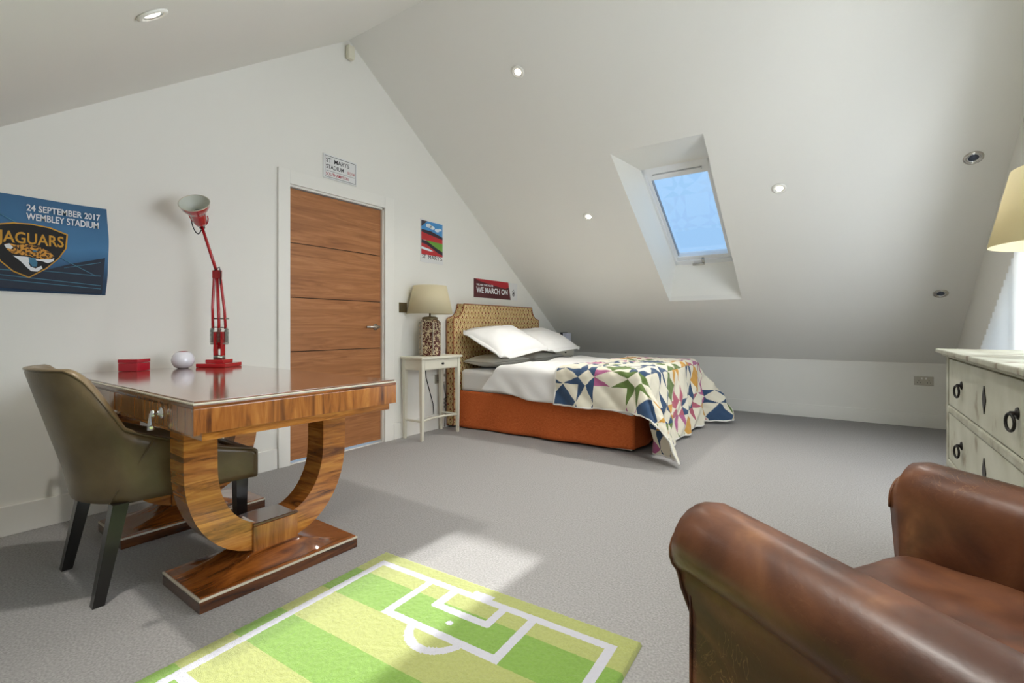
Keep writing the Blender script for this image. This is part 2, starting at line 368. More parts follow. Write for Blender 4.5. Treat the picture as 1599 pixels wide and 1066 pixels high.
# skylight
s = struct(thing('window_1', 'white roof window with blue sky behind', 'window', (0, 0, 0))); del s['category']
IX0, IX1 = 1.742, 2.318; FT, FB = (4.205, 2.372), (5.262, 1.655)     # frame ends in (y, z)
o4 = [Vector((x, y, zc(y))) for x, y in SKY]
i4 = [Vector((IX0, FT[0], FT[1])), Vector((IX1, FT[0], FT[1])), Vector((IX1, FB[0], FB[1])), Vector((IX0, FB[0], FB[1]))]
nrm = Vector((0, -(FT[1] - FB[1]), -(FB[0] - FT[0]))).normalized()     # into the room
for k in range(4):
    a, b, c_, e = o4[k], o4[(k + 1) % 4], i4[(k + 1) % 4], i4[k]
    n_ = (b - a).cross(e - a).normalized(); mid = (o4[0] + o4[2]) / 2
    if n_.dot((a + b) / 2 - mid) < 0: n_ = -n_
    n_ *= .02
    obj('reveal', [a, b, c_, e, a + n_, b + n_, c_ + n_, e + n_], [(0, 1, 2, 3), (4, 7, 6, 5), (0, 4, 5, 1), (1, 5, 6, 2), (2, 6, 7, 3), (3, 7, 4, 0)], 'trim', s)
along = Vector((0, FB[0] - FT[0], FB[1] - FT[1])); LN = along.length; along.normalize()
MS = Matrix.Translation(((IX0 + IX1) / 2, FT[0], FT[1])) @ Matrix(((1, 0, 0, 0), (0, along.y, nrm.y, 0), (0, along.z, nrm.z, 0), (0, 0, 0, 1)))
HWD = (IX1 - IX0) / 2
def sbox(name, x0, x1, a0, a1, n0, n1, m, parent=s, bev=.003):
    bm = bmesh.new(); boxbm(bm, ((x0 + x1) / 2, (a0 + a1) / 2, (n0 + n1) / 2), (x1 - x0, a1 - a0, n1 - n0), bev)
    bmesh.ops.transform(bm, matrix=MS, verts=bm.verts); return bm_obj(name, bm, m, parent)
W1, W2 = .022, .045
sbox('frame_side', -HWD - .02, -HWD + W1, -.02, LN + .02, -.09, .012, 'pvc'); sbox('frame_side', HWD - W1, HWD + .02, -.02, LN + .02, -.09, .012, 'pvc')
sbox('frame_top', -HWD, HWD, -.03, .05, -.09, .012, 'pvc'); sbox('frame_bottom', -HWD, HWD, LN - .05, LN + .03, -.09, .012, 'pvc')
sa = sbox('sash_side', -HWD + W1, -HWD + W2, .05, LN - .05, -.07, -.008, 'pvc'); sbox('sash_side', HWD - W2, HWD - W1, .05, LN - .05, -.07, -.008, 'pvc')
sbox('sash_top', -HWD + W1, HWD - W1, .05, .13, -.07, -.004, 'pvc'); sb = sbox('sash_bottom', -HWD + W1, HWD - W1, LN - .10, LN - .05, -.07, -.004, 'pvc')
sbox('seal', -HWD + W2, -HWD + W2 + .004, .13, LN - .10, -.06, -.02, 'grey_seal', bev=0)
sbox('glass_pane', -HWD + W2, HWD - W2, .13, LN - .10, -.05, -.045, 'glass', bev=0)
sbox('ventilation_bar', -HWD + .08, HWD - .08, .062, .085, -.004, .018, 'pvc')
sbox('handle', -.01, .012, LN - .075, LN - .01, -.004, .03, 'steel'); sbox('handle_grip', -.11, .012, LN - .02, LN + .002, .02, .04, 'steel')

# gable window with raked top
g = struct(thing('window_2', 'white framed gable window with raked top', 'window', (XR, 0, 0))); del g['category']
def inset(poly, q):
    n = len(poly); out = []
    for i in range(n):
        p0, p1, p2 = (Vector(poly[(i + k - 1) % n]) for k in range(3))
        e1 = (p1 - p0).normalized(); e2 = (p2 - p1).normalized(); n1 = Vector((-e1.y, e1.x)); n2 = Vector((-e2.y, e2.x))
        k = q / (1 + n1.dot(n2)); out.append(tuple(p1 + (n1 + n2) * k))
    return out
ar = sum(WIN[i][0] * WIN[(i + 1) % 5][1] - WIN[(i + 1) % 5][0] * WIN[i][1] for i in range(5))
INN = inset(WIN, .06 if ar > 0 else -.06)
prism('window_frame', [WIN, INN], lambda a, b, t: (.08 + t, a, b), .07, 'pvc', g)
prism('glass_pane', [INN], lambda a, b, t: (.11 + t, a, b), .006, 'glass', g)
for y in (.95, 2.41, 3.8): boxr('mullion', .085, .145, y - .03, y + .03, .34, zc(y) - .90, 'pvc', g, .004)
boxr('window_sill', .0, .19, -.08, 4.90, .285, .302, 'trim', g, .003)

# ------------------------------------------------------------------ vertical blind on the gable window
bl = thing('vertical_blind', 'white vertical slat blind with stepped slanting top on gable window', 'blind', (XR - .045, 0, 0))
PW = .0535
y = 4.88; k = 0
while y > 2.50:
    zt = .863 + .69 * (4.596 - y); rot = Matrix.Rotation(math.radians(28), 3, 'Z')
    box('slat', (0, y, (zt + .33) / 2), (.002, .062, zt - .33), 'blind', bl, rot=rot); y -= PW
a, b = (4.92, .863 + .69 * (4.596 - 4.92) + .012), (2.48, .863 + .69 * (4.596 - 2.48) + .012)
tube('head_rail', [(.02, a[0], a[1] + .03), (.02, b[0], b[1] + .03)], .012, 'pvc', bl, 8)

# ------------------------------------------------------------------ recessed downlights
def downlight(x, y, lit, label, front=False):
    sgn = -1 if y > RY else 1
    n = Vector((0, sgn * PITCH, -1)).normalized() if False else Vector((0, -PITCH if y > RY else PITCH, -1)).normalized()
    q = n.to_track_quat('Z', 'Y').to_matrix().to_4x4()
    t = thing('recessed_downlight', label, 'downlight', (x, y, zc(y)), 0, 'ceiling downlights')
    lathe('rim', [(.030, -.001), (.050, .001), (.049, .006), (.040, .010), (.033, .008), (.030, .002), (.030, -.001)], 'steel' if not lit else 'trim', t, 32, q, closed=False)
    lathe('inner_ring', [(.034, .001), (.030, .007), (.024, .003), (.024, .001)], 'chrome', t, 32, q)
    lathe('lamp', [(.026, .0005), (.025, .004), (.012, .0055), (0, .006)], 'lamp_on' if lit else 'lens', t, 24, q)
    if lit:
        l = bpy.data.lights.new('downlight', 'SPOT'); l.energy = 46; l.spot_size = math.radians(115); l.spot_blend = .8; l.color = (1, .96, .90); l.shadow_soft_size = .03
        lo = bpy.data.objects.new('downlight_beam', l); C.objects.link(lo); lo.parent = t; lo.location = n * .02
        lo.rotation_euler = (n * .35 + Vector((0, 0, -1))).to_track_quat('-Z', 'Y').to_euler()
    return t
downlight(1.246, 2.96, True, 'lit round downlight high on the sloping ceiling near the ridge')
downlight(1.24, 4.163, True, 'lit small downlight on sloping ceiling above the bed')
downlight(2.827, 4.156, True, 'lit downlight on the slope between roof window and gable end')
downlight(3.899, 4.138, False, 'unlit steel downlight on the slope beside the gable end wall, upper one')
downlight(3.882, 5.262, False, 'unlit steel downlight on the slope beside the gable end wall, lower one')
downlight(1.362, .631, True, 'lit downlight on the ceiling slope above the desk')
downlight(2.83, .66, True, 'lit downlight on the ceiling slope above the rug'); downlight(2.83, 2.96, True, 'lit downlight near the ridge above the carpet')
o = box('alarm_sensor', (.032, 2.40, 3.135), (.045, .06, .105), 'sensor', None, .012, 3); tag(o, 'small cream alarm sensor high under the ridge', 'sensor')

# ------------------------------------------------------------------ wall things
# flag
fl = thing('flag', 'blue stadium flag with black shield emblem hung beside desk', 'flag', (0, .0, 1.145))
def flagfn(u, v):
    yy = .02 + u * .86 + .012 * math.sin(v * 3) * u; zz = v * .457
    return (.008 + .004 * math.sin(u * 17 + v * 3) + .003 * math.sin(v * 14 + u * 5), yy, zz)
grid('cloth', flagfn, 60, 30, 'flag', fl)
def FP(u, v, x=.016): y_, z_ = wallpt(u, v, x); return (y_, z_ - 1.145)
def fpoly(n, pts, x, m, p): return flat(n, [FP(*q) for q in pts], x, m, p)
fpoly('stadium_print', [(-60, 410), (0, 409), (60, 424), (110, 412), (164, 403), (159, 459), (0, 449), (-60, 446)], .0165, 'stadium', fl)
for (u0, v0, u1, v1) in [(-40, 424, 157, 446), (-40, 432, 157, 451), (60, 422, 157, 431), (85, 398, 150, 431), (100, 418, 157, 410), (-40, 418, 60, 424), (0, 334, 30, 350)]:
    (ya, za), (yb, zb) = FP(u0, v0), FP(u1, v1); tube('print_line', [(.0178, ya, za), (.0178, yb, zb)], .0016, 'flagline', fl, 4)
SH = [(-10, 349), (20, 347), (48, 349), (78, 355), (106, 366), (104, 388), (92, 404), (72, 420), (45, 434), (20, 424), (0, 408), (-10, 396)]
fpoly('shield_border', SH, .0185, 'gold', fl)
fpoly('shield', [(45 + (u - 45) * .955, 391 + (v - 391) * .955) for u, v in SH], .0195, 'flagblack', fl)
ya, za = FP(-2, 374); text('lettering', 'JAGUARS', ya, za - .006, .075, 'gold', fl, .0208, .0012, width=FP(101, 380)[0] - ya)
ya, za = FP(41, 327); yb, _ = FP(156, 340); text('lettering', '24 SEPTEMBER 2017', ya, za - .004, .043, 'whiteink', fl, .0182, .0008, width=yb - ya)
ya, za = FP(41, 339.5); yb, _ = FP(154, 353); text('lettering', 'WEMBLEY STADIUM', ya, za - .009, .046, 'whiteink', fl, .0182, .0008, width=yb - ya)
fpoly('emblem_head', [(6, 381), (16, 380), (26, 383), (40, 381), (60, 385), (78, 394), (84, 400), (80, 405), (68, 405), (58, 404), (44, 399), (30, 398), (18, 395), (10, 389)], .0210, 'tan', fl)
fpoly('emblem_jaw', [(20, 399), (42, 401), (60, 405), (80, 405), (84, 403), (83, 408), (74, 411), (66, 408), (50, 406), (44, 410), (47, 416), (55, 419), (64, 415), (66, 419), (58, 424), (48, 423), (40, 416), (32, 408)], .0212, 'whiteink', fl)
fpoly('emblem_mouth', [(44, 402), (54, 403), (58, 410), (57, 416), (50, 416), (45, 410)], .0216, 'teal', fl)
fpoly('emblem_ear', [(6, 382), (14, 380), (20, 386), (17, 389), (9, 387)], .0216, 'whiteink', fl)
fpoly('emblem_eye', [(50, 390), (56, 391), (58, 394), (52, 393)], .0216, 'teal', fl)

# street sign
(ya, zb), (yb, zt) = wallpt(505, 276, .01), wallpt(557, 257, .01)
sg = thing('street_sign', 'white street style sign with black border above the door', 'sign', (0, ya, zb)); SW, SHh = yb - ya, .183
boxr('plate', .001, .010, 0, SW, 0, SHh, 'paper', sg, .002)
def frame(x, y0, y1, z0, z1, t, m, p):
    prism('border', [[(y0, z0), (y1, z0), (y1, z1), (y0, z1)], [(y0 + t, z0 + t), (y1 - t, z0 + t), (y1 - t, z1 - t), (y0 + t, z1 - t)]], lambda a, b, q: (x + q, a, b), .0006, m, p)
frame(.0101, .012, SW - .010, .010, SHh - .012, .003, 'ink', sg)
boxr('rule', .0101, .0107, .024, SW - .020, .058, .060, 'ink', sg)
text('lettering', 'ST. MARYS', .022, .122, .046, 'ink', sg, .0104, .0003, width=.205); text('lettering', 'STADIUM', .022, .076, .044, 'ink', sg, .0104, .0003, width=.155)
text('lettering', 'SO14', .212, .074, .030, 'redink', sg, .0104, .0002, width=.066); text('lettering', 'SOUTHAMPTON', .022, .024, .032, 'redink', sg, .0104, .0002, width=.20)

# poster
(ya, zb), (yb, zt) = wallpt(657, 408, .006), wallpt(692, 351, .006)
po = thing('poster', 'white edged stadium poster pinned above the bedside lamp', 'poster', (0, ya, zb)); PWD, PHT = yb - ya, 1.985 - zb
boxr('sheet', .001, .004, 0, PWD, 0, PHT, 'paper', po)
def pp(n, pts, m, x): flat(n, [(a * PWD, b * PHT) for a, b in pts], x, m, po, .0004)
pp('sky_print', [(.03, .62), (.97, .60), (.97, .97), (.03, .97)], 'sky', .0042)
for a, b, r in ((.35, .87, .10), (.5, .84, .09), (.72, .80, .08), (.85, .83, .06)):
    pp('cloud_print', [(a + r * 1.3 * math.cos(k * PI / 5), b + r * .5 * math.sin(k * PI / 5)) for k in range(10)], 'cloud', .0047)
pp('roof_print', [(.03, .97), (.28, .97), (.03, .82)], 'posterdark', .0052)
pp('stand_print', [(.03, .52), (.97, .50), (.97, .64), (.55, .72), (.03, .72)], 'seats', .0052); pp('stand_shadow', [(.03, .70), (.97, .60), (.97, .66), (.45, .75), (.03, .76)], 'posterdark', .0056)
pp('pitch_print', [(.22, .52), (.97, .50), (.97, .30), (.75, .33), (.30, .46)], 'grass', .0057)
pp('seats_print', [(.03, .18), (.97, .18), (.97, .28), (.70, .34), (.25, .46), (.03, .48)], 'seats', .0058); pp('aisle_print', [(.03, .44), (.25, .42), (.75, .26), (.97, .22), (.97, .30), (.72, .36), (.25, .50), (.03, .52)], 'posterdark', .0061)
pp('lower_print', [(.03, .36), (.40, .32), (.55, .28), (.40, .27), (.03, .30)], 'cloud', .0062)
text('lettering', 'ST', .02, .035, .052, 'ink', po, .0046, 0, width=.048)
text('lettering', "MARY'S", .095, .035, .052, 'ink', po, .0046, 0, width=PWD - .115)

# banner
(ya, zb), (yb, zt) = wallpt(740, 463.5, .006), wallpt(808, 442, .006)
ba = thing('wall_banner', 'dark red banner with white slogan above the headboard', 'banner', (0, ya, zb)); BW, BH = yb - ya, .200
boxr('sheet', .001, .004, 0, BW, 0, BH, 'paper', ba)
flat('dark_print', [(0, 0), (BW * .83, 0), (BW * .77, BH), (0, BH)], .0042, 'bandark', ba, .0004)
flat('red_print', [(BW * .28, BH), (BW * .77, BH), (BW * .785, BH * .72), (BW * .70, BH * .62), (BW * .4, BH * .74), (BW * .1, BH * .9), (BW * .02, BH)], .0047, 'banred', ba, .0004)
text('lettering', 'WE ARE THE SAINTS', .045, BH * .64, .030, 'whiteink', ba, .0053, .0004, width=BW * .36)
text('lettering', 'WE MARCH ON', .045, BH * .27, .084, 'whiteink', ba, .0054, .0022, width=BW * .70)
cy = BW * .90
flat('crest', [(cy + .022 * math.cos(k * PI / 6), BH * .33 + .022 * math.sin(k * PI / 6)) for k in range(12)], .0044, 'ink', ba, .0004)
for a, b in ((0, .60), (-.018, .50), (.018, .50), (0, .44)):
    flat('crest_mark', [(cy + a + .010 * math.cos(k * PI / 3), BH * b + .009 * math.sin(k * PI / 3)) for k in range(6)], .0044, 'ink', ba, .0004)
flat('crest_stripe', [(cy - .006, BH * .36), (cy + .006, BH * .36), (cy + .004, BH * .25), (cy - .004, BH * .25)], .0049, 'paper', ba, .0004)

# switch and sockets
(ya, zt), (yb, zb) = wallpt(622.5, 473), wallpt(634.5, 487)
sw = thing('light_switch', 'square bronze light switch beside the door frame', 'switch', (0, (ya + yb) / 2, (zt + zb) / 2))
box('plate', (.004, 0, 0), (.008, .088, .088), 'bronze', sw, .002); box('rocker', (.009, 0, 0), (.006, .042, .056), 'bronze', sw, .002)
(ya, zt), (yb, zb) = wallpt(691, 583), wallpt(703, 596)
SY, SZ = 3.452, (zt + zb) / 2
def socket(loc, rz, label):
    t = thing('wall_socket', label, 'socket', loc, rz)
    box('plate', (.004, 0, 0), (.008, .146, .086), 'socket', t, .002)
    for q in (-1, 1):
        box('switch_rocker', (.009, q * .016, .024), (.004, .012, .018), 'plug', t, .001)
        for a, b in ((0, .004), (-.011, -.018), (.011, -.018)): box('pin_hole', (.0085, q * .038 + a, b), (.002, .005, .008), 'black', t)
    return t
socket((0, SY, SZ), 0, 'double wall socket with a plug in it behind bedside table')
l1, = [(1442.5 - CU) / F]; dd = (YB) / (l1 * SN + CS); sx = CAMX + dd * (l1 * CS - SN); sz = CAMH + dd * (HV - 594.5) / F
socket((sx, YB, sz), -PI / 2, 'double wall socket alone on the low knee wall')
pl = thing('plug', 'white mains plug with black cable in the socket behind bedside table', 'plug', (.012, SY + .012, SZ - .006))
box('plug_body', (.016, 0, 0), (.030, .046, .046), 'plug', pl, .006)
tube('cable', [(.024, 0, -.02), (.028, .004, -.07), (.03, .012, -.12), (.035, .020, -.155), (.045, .012, -.20), (.04, .008, -.26), (.04, .010, -.33), (.03, .010, -SZ + .02)], .0035, 'black', pl, 8)
tube('cable_coil', [(.040 + .012 * math.cos(k * .7), .010 + .014 * math.sin(k * .7), -.17 - k * .004) for k in range(26)], .0035, 'black', pl, 6)
lc = tag(tube('lamp_cable', [(.008, 3.24, .66), (.008, 3.26, .5), (.008, 3.31, .36), (.008, 3.35, .25), (.008, 3.36, .15)], .0035, 'black'), 'thin black lamp cable hanging behind bedside table', 'cable')

# ------------------------------------------------------------------ bedside tables
def bedside(loc, label, w_=.53, d_=.27, h=.72):
    t = thing('bedside_table', label, 'bedside table', loc, 0, 'cream bedside tables')
    boxr('table_top', 0, d_, 0, w_, h - .020, h, 'cream', t, .005)
    boxr('apron', .012, d_ - .022, .022, w_ - .022, h - .115, h - .02, 'cream', t, .001)
    dr = boxr('drawer', d_ - .024, d_ - .016, .055, w_ - .055, h - .108, h - .027, 'cream', t, .002)
    lathe('knob', [(0, 0), (.006, 0), (.005, .008), (.011, .014), (.009, .020), (0, .022)], 'iron', dr, 16, Matrix.Translation((d_ - .017, w_ / 2, h - .066)) @ Matrix.Rotation(PI / 2, 4, 'Y'))
    for px in (.028, d_ - .034):
        for py in (.034, w_ - .034):
            vs = []; 
            for z, q in ((0, .011), (h - .115, .018), (h - .02, .018)): vs += [(px - q, py - q, z), (px + q, py - q, z), (px + q, py + q, z), (px - q, py + q, z)]
            fs = [(3, 2, 1, 0), (8, 9, 10, 11)] + [(r * 4 + k, r * 4 + (k + 1) % 4, r * 4 + 4 + (k + 1) % 4, r * 4 + 4 + k) for r in range(2) for k in range(4)]
            obj('leg', vs, fs, 'cream', t)
    def st(p0, p1, bow):
        pts = []
        for k in range(11):
            f = k / 10; p = Vector(p0).lerp(Vector(p1), f); pts.append(p + Vector(bow) * math.sin(PI * f))
        tube('stretcher', pts, .010, 'cream', t, 8)
    st((d_ - .034, .034, .165), (d_ - .034, w_ - .034, .165), (-.05, 0, 0)); st((.028, .034, .165), (d_ - .034, .034, .165), (0, .0, 0)); st((.028, w_ - .034, .165), (d_ - .034, w_ - .034, .165), (0, 0, 0))
    return t
bedside((.018, 2.925, 0), 'cream bedside table with lamp between door and bed')
bedside((.018, 5.22, 0), 'cream bedside table with books on the far side of bed')
BKY = 5.50
for (xa, xb, m_, h_, lb) in ((.196, .234, 'book', .19, 'dark upright book on the far bedside table'), (.236, .284, 'bookw', .18, 'pale upright book beside dark one on far bedside table')):
    bk = thing('book', lb, 'book', (xa, BKY, .721)); w_ = xb - xa
    boxr('cover', 0, .003, 0, .13, 0, h_, m_, bk); boxr('cover', w_ - .003, w_, 0, .13, 0, h_, m_, bk); boxr('spine', 0, w_, -.003, 0, 0, h_, m_, bk, .001)
    boxr('pages', .003, w_ - .003, .0, .126, .003, h_ - .003, 'paper', bk)

# ------------------------------------------------------------------ table lamps
def table_lamp(loc, label, s=1.0, jar=True):
    t = thing('table_lamp', label, 'lamp', loc)
    R6 = .098 * s
    def hexa(r, z): return [Vector((r * math.cos(PI / 6 + k * PI / 3), r * math.sin(PI / 6 + k * PI / 3), z)) for k in range(6)]
    vs = []; prof = [(R6 * .94, 0), (R6, .012), (R6, .30 * s), (R6 * .72, .325 * s)]
    for r, z in prof: vs += hexa(r, z)
    fs = [(5, 4, 3, 2, 1, 0)] + [(i * 6 + k, i * 6 + (k + 1) % 6, i * 6 + 6 + (k + 1) % 6, i * 6 + 6 + k) for i in range(3) for k in range(6)] + [tuple(18 + k for k in range(6))]
    b = obj('jar_base', vs, fs, 'jar' if jar else 'white_cer', t)
    for k in range(6):
        p = hexa(R6 * 1.005, 0)[k]; tube('edge_line', [(p.x, p.y, .012), (p.x, p.y, .30 * s)], .0028, 'inlay' if jar else 'white_cer', b, 6)
    lathe('neck', [(.066 * s, .32 * s), (.07 * s, .325 * s), (.07 * s, .343 * s), (.05 * s, .35 * s), (.012, .353 * s), (.008, .36 * s), (.008, .42 * s), (0, .42 * s)], 'bronze', t, 24)
    lathe('lamp_shade', [(.205 * s, .375 * s), (.2065 * s, .375 * s), (.150 * s, .628 * s), (.1485 * s, .628 * s), (.205 * s, .375 * s)], 'shade', t, 48, closed=False)
    lathe('bulb', [(0, .40 * s), (.014, .41 * s), (.03, .46 * s), (.03, .48 * s), (.018, .505 * s), (0, .51 * s)], 'white_cer', t, 16)
    return t
table_lamp((.148, 3.165, .721), 'cream shaded lamp with brown and cream hexagonal jar base by bed')
table_lamp((3.80, 2.12, .8825), 'cream shaded table lamp standing on the sage chest of drawers', .92, False)

# ------------------------------------------------------------------ bed
BX0, BX1, BY0, BY1 = .12, 1.885, 3.61, 5.07
bed = thing('bed', 'double bed with patterned headboard and rust orange valance', 'bed', (0, 0, 0))
HY0, HY1 = 3.53, 5.11; hw = (HY1 - HY0) / 2; hc = (HY0 + HY1) / 2
def hshape(k=0):
    zs, zt, nw = 1.055 - k, 1.21 - k, .155
    h = hw - k; pts = [(-h, .02), (h, .02), (h, zs)]
    for i in range(9): a = -PI / 2 - i / 8 * PI / 2; pts.append((h + .0 + (nw) * math.cos(a) - .0 if False else h - .02 - (nw - .02) * math.sin(i / 8 * PI / 2) , zs + .015 + (zt - zs - .015) * (1 - math.cos(i / 8 * PI / 2))))
    return pts + [(-a, b) for a, b in pts[3:][::-1]] + [(-h, zs)]
hs = hshape(); hb = prism('headboard', [[(hc + a, b) for a, b in hs]], lambda a, b, t: (.02 + t, a, b), .085, 'head', bed)
tube('piping', [(.106, hc + a, b) for a, b in hs[1:]] + [(.106, hc - hw, .02)], .005, 'piping', hb, 6); tube('piping', [(.021, hc + a, b) for a, b in hs[1:]] + [(.021, hc - hw, .02)], .005, 'piping', hb, 6)
boxr('divan_base', BX0, BX1 - .03, BY0 + .03, BY1 - .03, .07, .34, 'dark', bed, .01)
for x in (.3, 1.05, 1.75):
    for y in (BY0 + .10, BY1 - .10): lathe('castor', [(0, 0), (.025, 0), (.025, .05), (.012, .055), (.012, .072), (0, .072)], 'black', bed, 12, Matrix.Translation((x, y, 0)))
boxr('mattress', BX0, BX1, BY0 + .005, BY1 - .005, .34, .565, 'linen', bed, .05, 4)
path = [(BX0, BY0 - .004), (BX1 + .004, BY0 - .004), (BX1 + .004, BY1 + .004), (BX0, BY1 + .004)]
def valance(u, v):
    i = min(2, int(u * 3 + 1e-6)); f = u * 3 - i
    (xa, ya_), (xb, yb_) = path[i], path[i + 1]
    nx, ny = [(0, -1), (1, 0), (0, 1)][i]
    fold = .010 * math.sin(u * 70) + .006 * math.sin(u * 31 + 1)
    e = (1 - v); o_ = .004 + e * (.018 + fold)
    zz = (.012 + .022 * max(0, f - .3) if i == 0 else .03) * e + v * .36
    return (xa + (xb - xa) * f + nx * o_, ya_ + (yb_ - ya_) * f + ny * o_, zz)
va = grid('valance', valance, 180, 12, 'rust', bed); md = va.modifiers.new('s', 'SOLIDIFY'); md.thickness = .004
boxr('valance_lining', .9, BX1 - .01, BY0 + .002, BY0 + .006, .016, .05, 'linen', bed)
def drape(p, q, zt, xf, yn, yf, R=.06, cornerflare=.50, base=.05, ripple=1.0):
    dx = max(0, p - xf); dn = max(0, yn - q); df = max(0, q - yf); ds = dn + df
    r = math.hypot(dx, ds)
    n = noise.noise(Vector((p * 4, q * 4, zt * 9))) * .012 + noise.noise(Vector((p * 11, q * 11, 3))) * .004
    x = min(p, xf); y = min(max(q, yn), yf)
    if r < 1e-6:
        return Vector((x, y, zt + n))
    ux, uy = dx / r, (-dn if dn else df) / r
    fl_ = base + cornerflare * (2 * abs(ux * uy)) ** 1.3
    if r < R * PI / 2: out, down = R * math.sin(r / R), R * (1 - math.cos(r / R))
    else: e = r - R * PI / 2; out, down = R + e * math.sin(fl_), R + e * math.cos(fl_)
    k = min(1, down / .35)
    out += ripple * k * (.020 * math.sin((p if ds > dx else q) * 13 + 1.0) + .010 * math.sin((p + q) * 27))
    mx = zt - .012
    if down > mx: out += (down - mx) * .8; down = mx + .004 * noise.noise(Vector((p * 9, q * 9, 0)))
    return Vector((x + ux * out, y + uy * out, zt - down + n * (1 - k)))
# duvet
def duv(u, v):
    p = .64 + u * 1.28; q = 3.60 - .33 + v * (1.47 + .66)
    p2 = p + .05 * (1 - u) * math.sin(v * 5) 
    if v < .16: p2 -= .18 * (1 - u) * (1 - v / .16)
    pos = drape(p2, q, .605 + .03 * math.exp(-((p - .75) / .3) ** 2), 1.915, 3.60, 5.08, .07, .3, .03, .6)
    if v < .155: pos.z += .05 * (1 - u) * (1 - v / .155)
    return pos + Vector((0, 0, .006 * math.sin(q * 9 + p * 6) + .012 * noise.noise(Vector((p * 5, q * 3, 1)))))
dv = tag(grid('duvet', duv, 90, 120, 'linen'), 'white rumpled duvet spread over the bed under the quilt', 'duvet'); md = dv.modifiers.new('s', 'SOLIDIFY'); md.thickness = .022; md.offset = -.6
# quilt
CRM = lin((226, 220, 200)); WHT = lin((236, 234, 226))
PAL = [lin(c) for c in ((56, 80, 110), (98, 120, 62), (174, 98, 138), (56, 80, 110), (206, 154, 70), (98, 120, 62), (56, 80, 110), (176, 96, 112))]
QP0, QP1, QQ0, QQ1 = 1.27, 1.94 + .68, 3.585 - .38, 5.095 + .36
PB, PSM = .27, .135; PP = PB + PSM
def qcol(u, v):
    p = (QP1 - QP0) * u; q = (QQ1 - QQ0) * v
    b = .014
    if p < b or q < b or p > QP1 - QP0 - b or q > QQ1 - QQ0 - b: return (*WHT, 1)
    p += .05; q += .09
    i, j = int(p // PP), int(q // PP); a, c = p - i * PP, q - j * PP
    def h(k): return PAL[(i * 7 + j * 5 + k * 3 + (i * j) % 3) % 8]
    def diamond(a, c, W, H): return abs(a / W - .5) + abs(c / H - .5) < .5
    if a < PB and c < PB:
        inn = diamond(a, c, PB, PB)
        if (i + j) % 2 == 0: return (*(h(0) if inn else CRM), 1)
        return (*CRM, 1)
    if a >= PB and c >= PB:
        return (*(CRM if diamond(a - PB, c - PB, PSM, PSM) else h(2)), 1)
    if a >= PB: inn = diamond(a - PB, c, PSM, PB); k = (c > PB / 2)
    else: inn = diamond(a, c - PB, PB, PSM); k = (a > PB / 2)
    return (*(CRM if inn else h(1 + k)), 1)
def qpos(u, v):
    p = QP0 + (QP1 - QP0) * u; q = QQ0 + (QQ1 - QQ0) * v
    if v < .4: p -= .06 * (1 - u) * (.4 - v)
    pos = drape(p, q, .655, 1.94, 3.575, 5.10, .085, .60, .10, 1.2)
    puff = .006 * math.sin((p - QP0) * 2 * PI / .115) * math.sin((q - QQ0) * 2 * PI / .115)
    return pos + Vector((0, 0, .6)) * puff + Vector((.4, -.4, 0)) * puff
ql = tag(grid('patchwork_quilt', qpos, 225, 385, 'quilt', color=qcol), 'cream patchwork quilt with blue green and pink diamonds over the bed foot', 'quilt')
md = ql.modifiers.new('s', 'SOLIDIFY'); md.thickness = .012; md.offset = -1
# pillows
def pillow(label, loc, rot, w_=.72, h_=.48, t_=.15, m='linen', flange=.035):
    def pf(sgn):
        def fn(u, v):
            a, b = u * 2 - 1, v * 2 - 1; k = max(0, (1 - abs(a) ** 2.6)) ** .55 * max(0, (1 - abs(b) ** 2.6)) ** .55
            edge = 1 - .06 * (1 - abs(b)) * (abs(a) ** 3) 
            wr = noise.noise(Vector((a * 2.2, b * 2.2, sgn + loc[1]))) * .02 + noise.noise(Vector((a * 6, b * 6, sgn))) * .006
            return (a * w_ / 2 * edge, b * h_ / 2 * (1 - .06 * (1 - abs(a)) * abs(b) ** 3), sgn * (t_ / 2 * k + .002) + wr * k)
        return fn
    nu, nv = 36, 26; vs = []; fs = []
    for sg_ in (1, -1):
        f = pf(sg_); o_ = len(vs); vs += [f(i / nu, j / nv) for j in range(nv + 1) for i in range(nu + 1)]
        for j in range(nv):
            for i in range(nu):
                q = (o_ + j * (nu + 1) + i, o_ + j * (nu + 1) + i + 1, o_ + (j + 1) * (nu + 1) + i + 1, o_ + (j + 1) * (nu + 1) + i); fs.append(q if sg_ > 0 else q[::-1])
    o = obj('pillow', vs, fs, m, None, True)
    o.location = loc; o.rotation_euler = rot; tag(o, label, 'pillow', 'bed pillows')
    if flange:
        n = 40; vs = []; fs = []
        def rr(k, ex):
            a = 2 * PI * k / n; c_, s_ = math.cos(a), math.sin(a); e = .28
            return ((abs(c_) ** e) * math.copysign(1, c_) * (w_ / 2 + ex), (abs(s_) ** e) * math.copysign(1, s_) * (h_ / 2 + ex))
        for ex, z in ((-.04, .010), (flange, .004), (flange, -.004), (-.04, -.010)):
            for k in range(n): x_, y_ = rr(k, ex); vs.append((x_, y_, z + .012 * math.sin(k * 1.3) * (ex > 0)))
        for i in range(3):
            for k in range(n): fs.append((i * n + k, i * n + (k + 1) % n, (i + 1) * n + (k + 1) % n, (i + 1) * n + k))
        obj('flange', vs, fs, m, o, True)
    return o
R_ = math.radians
pillow('plain lower pillow nearest the bedside lamp lying flat on mattress', (.315, 3.97, .640), (0, 0, R_(90)), .66, .38, .115, 'pillowgrey', 0)
pillow('plain lower pillow lying flat at the far side of bed', (.315, 4.72, .640), (0, 0, R_(90)), .66, .38, .115, 'pillowgrey', 0)
